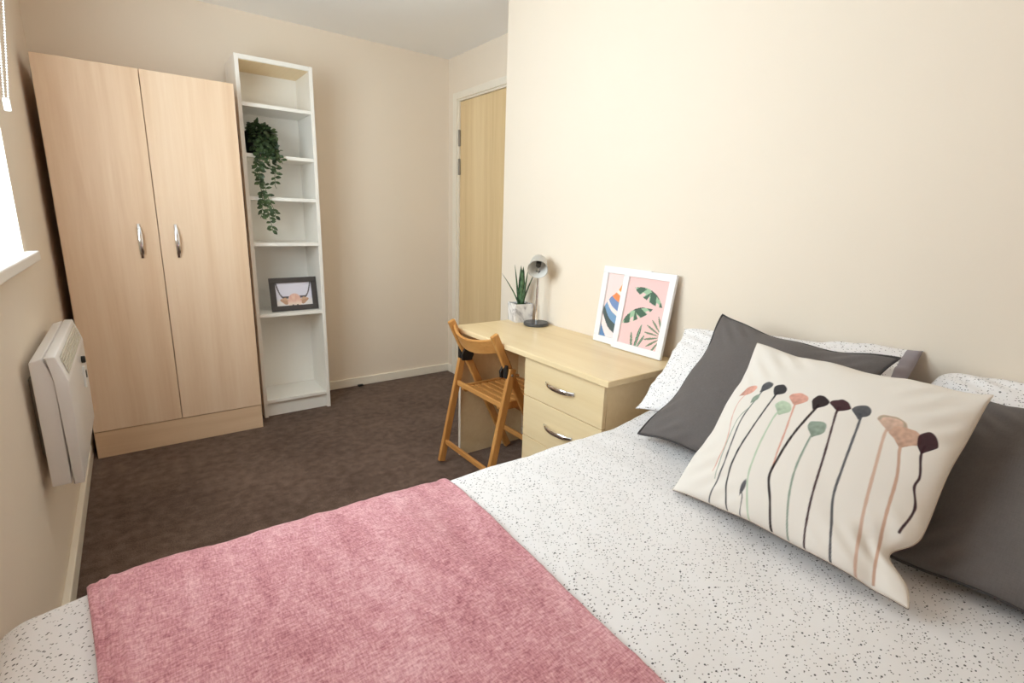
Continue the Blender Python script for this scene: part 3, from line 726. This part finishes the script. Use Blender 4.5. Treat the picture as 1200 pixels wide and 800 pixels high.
# ------------------------------------------------------------------ pillows and cushions
def pillow_mesh(name, w_, h_, half, n, mat, inset=.07, ear=.0, seed=0., wr=.004, flat_back=False, pw=.42, droop=0., corner=None):
    """two-sided pillow; local x = width, y = height, z = out of the front"""
    def shape(u, v, side):
        x = u*w_/2*(1-inset*(1-v*v)*abs(u)**2); y = v*h_/2*(1-inset*(1-u*u)*abs(v)**2)
        e = max(0., (1-u*u))*max(0., (1-v*v))
        z = half*e**pw
        wv = e**.25
        k1 = nz(x, y, 9, seed)*wr*1.6+nz(x, y, 22, seed+3)*wr*.6
        cr = min(1-abs(u), 1-abs(v)); # pulled folds running from the corners
        k1 += wr*1.3*math.sin(26*(abs(u)-abs(v))+seed)*math.exp(-((abs(u)+abs(v)-1.45)/.28)**2)
        z = side*(z+k1*wv) if e > 0 else 0
        edgew = .006*math.sin(9*u+seed)*(abs(v)**6)+.006*math.sin(8*v+seed*2)*(abs(u)**6)
        z += edgew
        if droop: z -= droop*(u*u*abs(u))
        p = Vector((x, y, z))
        if corner: p = corner(u, v, p)
        return p
    vs, fs, uvs, mi = [], [], [], []
    idx = {}
    lin = [math.sin((-1+2*i/n)*math.pi/2)*.35+(-1+2*i/n)*.65 for i in range(n+1)]
    for side in (1, -1):
        for j in range(n+1):
            for i in range(n+1):
                bd_ = i in (0, n) or j in (0, n)
                if side == -1 and bd_: idx[(side, i, j)] = idx[(1, i, j)]; continue
                idx[(side, i, j)] = len(vs); vs.append(shape(lin[i], lin[j], side)); uvs.append((lin[i]*w_/2+seed*.37, lin[j]*h_/2+seed*.23))
        for j in range(n):
            for i in range(n):
                q = [idx[(side, a, b)] for a, b in ((i, j), (i+1, j), (i+1, j+1), (i, j+1))]
                fs.append(q if side == 1 else q[::-1]); mi.append(0 if side == 1 else 1)
    me = bpy.data.meshes.new(name); me.from_pydata(vs, [], fs); uvl = me.uv_layers.new(name='UVMap')
    for l in me.loops: uvl.data[l.index].uv = uvs[l.vertex_index]
    for p, m_ in zip(me.polygons, mi): p.material_index = m_ if isinstance(mat, list) else 0; p.use_smooth = True
    for m_ in (mat if isinstance(mat, list) else [mat]): me.materials.append(m_)
    rim = [vs[idx[(1, i, 0)]] for i in range(n+1)]+[vs[idx[(1, n, j)]] for j in range(1, n+1)]+[vs[idx[(1, i, n)]] for i in range(n-1, -1, -1)]+[vs[idx[(1, 0, j)]] for j in range(n-1, 0, -1)]
    return me, rim
def place(me, name, c, lean, spin=0., twist=0., label='', cat='cushion', group=None):
    """lean = angle of the height axis above horizontal, heading towards the wall (+x); front faces the room"""
    v = Vector((math.cos(lean), 0, math.sin(lean))); u = Vector((0, -1, 0)); nn = u.cross(v)
    m = Matrix(((u[0], v[0], nn[0]), (u[1], v[1], nn[1]), (u[2], v[2], nn[2]))).to_4x4()
    m = Matrix.Rotation(twist, 4, 'Z') @ m @ Matrix.Rotation(spin, 4, 'Z')
    o = bpy.data.objects.new(name, me); COL.objects.link(o); o.matrix_world = Matrix.Translation(c) @ m
    tag(o, label, cat, group); return o
def rim_tube(o, rim, rad, mat, name, part=None):
    bm = bmesh.new(); n = 8; pts = rim if part is None else rim[:part]; rings = []
    for i, p in enumerate(pts):
        d = (pts[(i+1) % len(pts)]-pts[i-1]).normalized(); a = Vector((0, 0, 1)); a = (a-d*a.dot(d)).normalized(); b = d.cross(a)
        rings.append([bm.verts.new(p+(a*math.cos(2*math.pi*k_/n)+b*math.sin(2*math.pi*k_/n))*rad) for k_ in range(n)])
    for i in range(len(rings) if part is None else len(rings)-1):
        j = (i+1) % len(rings)
        for k_ in range(n): bm.faces.new((rings[i][k_], rings[i][(k_+1) % n], rings[j][(k_+1) % n], rings[j][k_]))
    me = bpy.data.meshes.new(name); bmesh.ops.recalc_face_normals(bm, faces=bm.faces[:]); bm.to_mesh(me); bm.free(); me.uv_layers.new(name='UVMap')
    for p in me.polygons: p.use_smooth = True
    me.materials.append(mat); r = bpy.data.objects.new(name, me); COL.objects.link(r); r.parent = o; return r

# speckled pillows
me, rim = pillow_mesh('pillow', .72, .41, .055, 60, [m_speck, m_lav], .05, seed=2.6, wr=.005)
for q_, p in enumerate(me.polygons):                 # the open end of the case shows its lavender lining
    if q_ < 3600 and q_ % 60 >= 56: p.material_index = 1
place(me, 'pillow', (1.554, .755, .803), R(35), R(9), 0, 'speckled pillow with lavender grey underside propped beside the desk', 'pillow', 'speckled pillows')
def rounder(u, v, p): f = 1-.09*(u*v)**4; p.x *= f; p.y *= f; return p
me, rim = pillow_mesh('pillow', .70, .45, .080, 60, [m_speck, m_lav], .02, seed=4.1, wr=.005, corner=rounder)
place(me, 'pillow', (1.578, .045, .775), R(38), 0, 0, 'plump speckled pillow behind the charcoal cushion with creased lower edge', 'pillow', 'speckled pillows')
# grey cushions
me, rim = pillow_mesh('cushion', .53, .51, .056, 60, m_grey, .15, seed=.7, wr=.003, pw=.58)
o = place(me, 'cushion', (1.425, .715, .783), R(46.7), R(-4), 0, 'charcoal grey square cushion leaning behind the cream floral cushion, next to desk', 'cushion', 'charcoal cushions')
rim_tube(o, rim, .0035, m_greyedge, 'hem')
me, rim = pillow_mesh('cushion', .53, .46, .060, 60, m_grey, .065, seed=5.2, wr=.004)
o = place(me, 'cushion', (1.405, .030, .750), R(41), R(0), 0, 'charcoal grey cushion leaning on the plump pillow with a creased lower edge', 'cushion', 'charcoal cushions')
rim_tube(o, rim, .0035, m_greyedge, 'hem')
# cream cushion with a printed row of poppies
FL = [('coral', (-0.186, 0.074), .0105, .0190, [(-0.194, 0.037), (-0.189, -0.01), (-0.168, -0.08), (-0.164, -0.162)], .0012, -.7),
 ('slate', (-0.147, 0.097), .0116, .0162, [(-0.152, 0.068), (-0.161, -0.009), (-0.153, -0.081), (-0.144, -0.16), (-0.151, -0.229)], .0024, -.35),
 ('sage', (-0.157, 0.056), .0065, .0126, [(-0.157, 0.032), (-0.171, -0.014), (-0.165, -0.084), (-0.152, -0.176)], .0011, -.3),
 ('slate2', (-0.111, 0.095), .0144, .0150, [(-0.114, 0.071), (-0.124, -0.033), (-0.129, -0.104), (-0.121, -0.168), (-0.103, -0.225), (-0.097, -0.241)], .0029, -.3),
 ('sagel', (-0.081, 0.049), .018, .017, [(-0.088, 0.02), (-0.088, -0.059), (-0.08, -0.135), (-0.061, -0.189), (-0.043, -0.232)], .0026, 0),
 ('coral', (-0.061, 0.084), .0189, .015, [(-0.06, 0.062), (-0.05, -0.002), (-0.043, -0.065), (-0.037, -0.101)], .0026, 0),
 ('dark', (-0.014, 0.09), .0153, .018, [(-0.016, 0.062), (-0.031, -0.013), (-0.036, -0.082), (-0.035, -0.125), (-0.012, -0.176), (0.007, -0.235)], .0040, -.2),
 ('sage', (0.008, 0.022), .0180, .017, [(0.005, -0.005), (0.006, -0.073), (0.016, -0.137), (0.043, -0.235)], .0029, 0),
 ('plum', (0.028, 0.096), .0180, .0140, [(0.028, 0.076), (0.045, -0.025), (0.056, -0.11), (0.068, -0.185), (0.076, -0.235)], .0031, 0),
 ('slate', (-0.08, -0.169), .0045, .0162, [(-0.072, -0.193), (-0.068, -0.235)], .0014, 0),
 ('slate', (0.071, 0.096), .0155, .0155, [(0.076, 0.067), (0.086, -0.037), (0.093, -0.108), (0.112, -0.17), (0.13, -0.235)], .0035, 0),
 ('peach', (0.129, 0.091), .0252, .0150, [(0.126, 0.061), (0.138, -0.027), (0.151, -0.12), (0.165, -0.194), (0.175, -0.235)], .0040, 0),
 ('peach2', (0.159, 0.071), .026, .0198, [(0.16, 0.038), (0.174, -0.017), (0.183, -0.096), (0.192, -0.171), (0.205, -0.24)], .0040, 0),
 ('plum', (0.193, 0.076), .0150, .0210, [(0.194, 0.043), (0.205, 0.002), (0.204, -0.023), (0.217, -0.064), (0.211, -0.119)], .0030, 0)]
FC = dict(coral=(212, 158, 142), slate=(84, 84, 88), slate2=(58, 57, 60), sage=(138, 152, 138), sagel=(180, 196, 172), dark=(44, 32, 34), plum=(62, 36, 42), peach=(206, 174, 156), peach2=(196, 160, 140))
CREAM = np.array(srgb(229, 222, 214)[:3])
def paint_cushion(me):
    n = len(me.vertices); co = np.empty(n*3); me.vertices.foreach_get('co', co); co = co.reshape(-1, 3)
    X, Y, Z = co[:, 0], co[:, 1], co[:, 2]
    col = np.ones((n, 4)); col[:, :3] = CREAM
    wob = np.array([noise.noise(Vector((x*60, y*60, 1.))) for x, y in zip(X, Y)]); wob2 = np.array([noise.noise(Vector((x*130, y*130, 7.))) for x, y in zip(X, Y)])
    front = Z > -.002
    AA = .0015
    for kind, (hx_, hy_), a, b, st, w_, rot_ in FL:
        base = np.array(srgb(*FC[kind])[:3])
        pts = [(hx_, hy_-b*.5)]+st
        best = np.full(n, 9.)
        dense = []
        P = [pts[0]]+pts+[pts[-1]]
        for i in range(1, len(P)-2):          # Catmull-Rom through the stem points
            p0, p1, p2, p3 = [np.array(q) for q in P[i-1:i+3]]
            for q in range(8):
                u = q/8; dense.append(.5*((2*p1)+(-p0+p2)*u+(2*p0-5*p1+4*p2-p3)*u*u+(-p0+3*p1-3*p2+p3)*u**3))
        dense.append(np.array(pts[-1]))
        for p, q in zip(dense, dense[1:]):
            d = q-p; L2 = d@d+1e-12; tt = np.clip(((X-p[0])*d[0]+(Y-p[1])*d[1])/L2, 0, 1)
            best = np.minimum(best, np.hypot(X-p[0]-tt*d[0], Y-p[1]-tt*d[1]))
        m_st = np.clip((w_*.58+.0004+.0006*wob-best)/AA+.5, 0, 1)
        c_, s_ = math.cos(rot_), math.sin(rot_); a, b = a*1.12, b*1.12; x, y = (X-hx_)*c_+(Y-hy_)*s_, -(X-hx_)*s_+(Y-hy_)*c_
        ylow = np.clip(-y/b, 0, 1.3); ax_ = a*(1-.62*ylow**1.4)
        rr = np.sqrt((x/np.maximum(ax_, .001))**2+(y/np.where(y < 0, b*1.25, b))**2)+.22*wob
        m_hd = np.clip((1-rr)*min(a, b)/AA+.5, 0, 1)
        tone = np.clip(.98+.22*wob2+.12*(y/b), .6, 1.2)
        for m_, tn in ((m_st, np.ones(n)), (m_hd, tone)):
            m_ = (m_*front*.98)[:, None]; col[:, :3] = col[:, :3]*(1-m_)+np.clip(base[None]*tn[:, None], 0, 1)*m_
        if kind == 'peach':
            ring = (np.clip(1-np.abs(rr-.86)/.16, 0, 1)*(y > 0)*front*.75)[:, None]; col[:, :3] = col[:, :3]*(1-ring)+np.array(srgb(150, 152, 132)[:3])*ring
    at = me.color_attributes.new('Col', 'FLOAT_COLOR', 'POINT'); at.data.foreach_set('color', col.ravel())
def cream_corner(u, v, p):
    if u > .3:                                  # right edge pinched in above the folded lower corner
        g = math.exp(-((v+.68)/.13)**2)*((u-.3)/.7)**2; p.x -= .042*g; p.z -= .012*g
    if u > .5 and v < -.5:
        f = ((u-.5)/.5)*((-v-.5)/.5); p.x += .012*f; p.z += .010*f-.012*math.exp(-((u-.78)/.08)**2)*((-v-.5)/.5)
    if u < -.6 and v < -.6:
        f = ((-u-.6)/.4)*((-v-.6)/.4); p.x -= .014*f; p.z -= .02*f
    return p
me, rim = pillow_mesh('cushion', .50, .475, .062, 340, [m_print, m_brownpipe], .055, seed=3.3, wr=.0022, corner=cream_corner)
paint_cushion(me)
o = place(me, 'cushion', (1.236, .462, .778), R(46.7), R(0), R(0), 'cream square cushion printed with a row of watercolour poppies', 'cushion')
rim_tube(o, rim, .0016, mk_fabric('cream_seam', srgb(196, 184, 170), srgb(214, 204, 192), .05), 'seam')
rim_tube(o, [p+Vector((0, -.0005, -.0026)) for p in rim], .0017, m_brownpipe, 'piping', 600)

# ------------------------------------------------------------------ small dark scrap by the skirting
bm = bmesh.new(); abox(bm, (1.275, 3.640, .0005), (1.315, 3.664, .014), .004, 2); tag(bm_obj('cable_clip', bm, m_black), 'small black clip lying on carpet against the back skirting', 'clip')
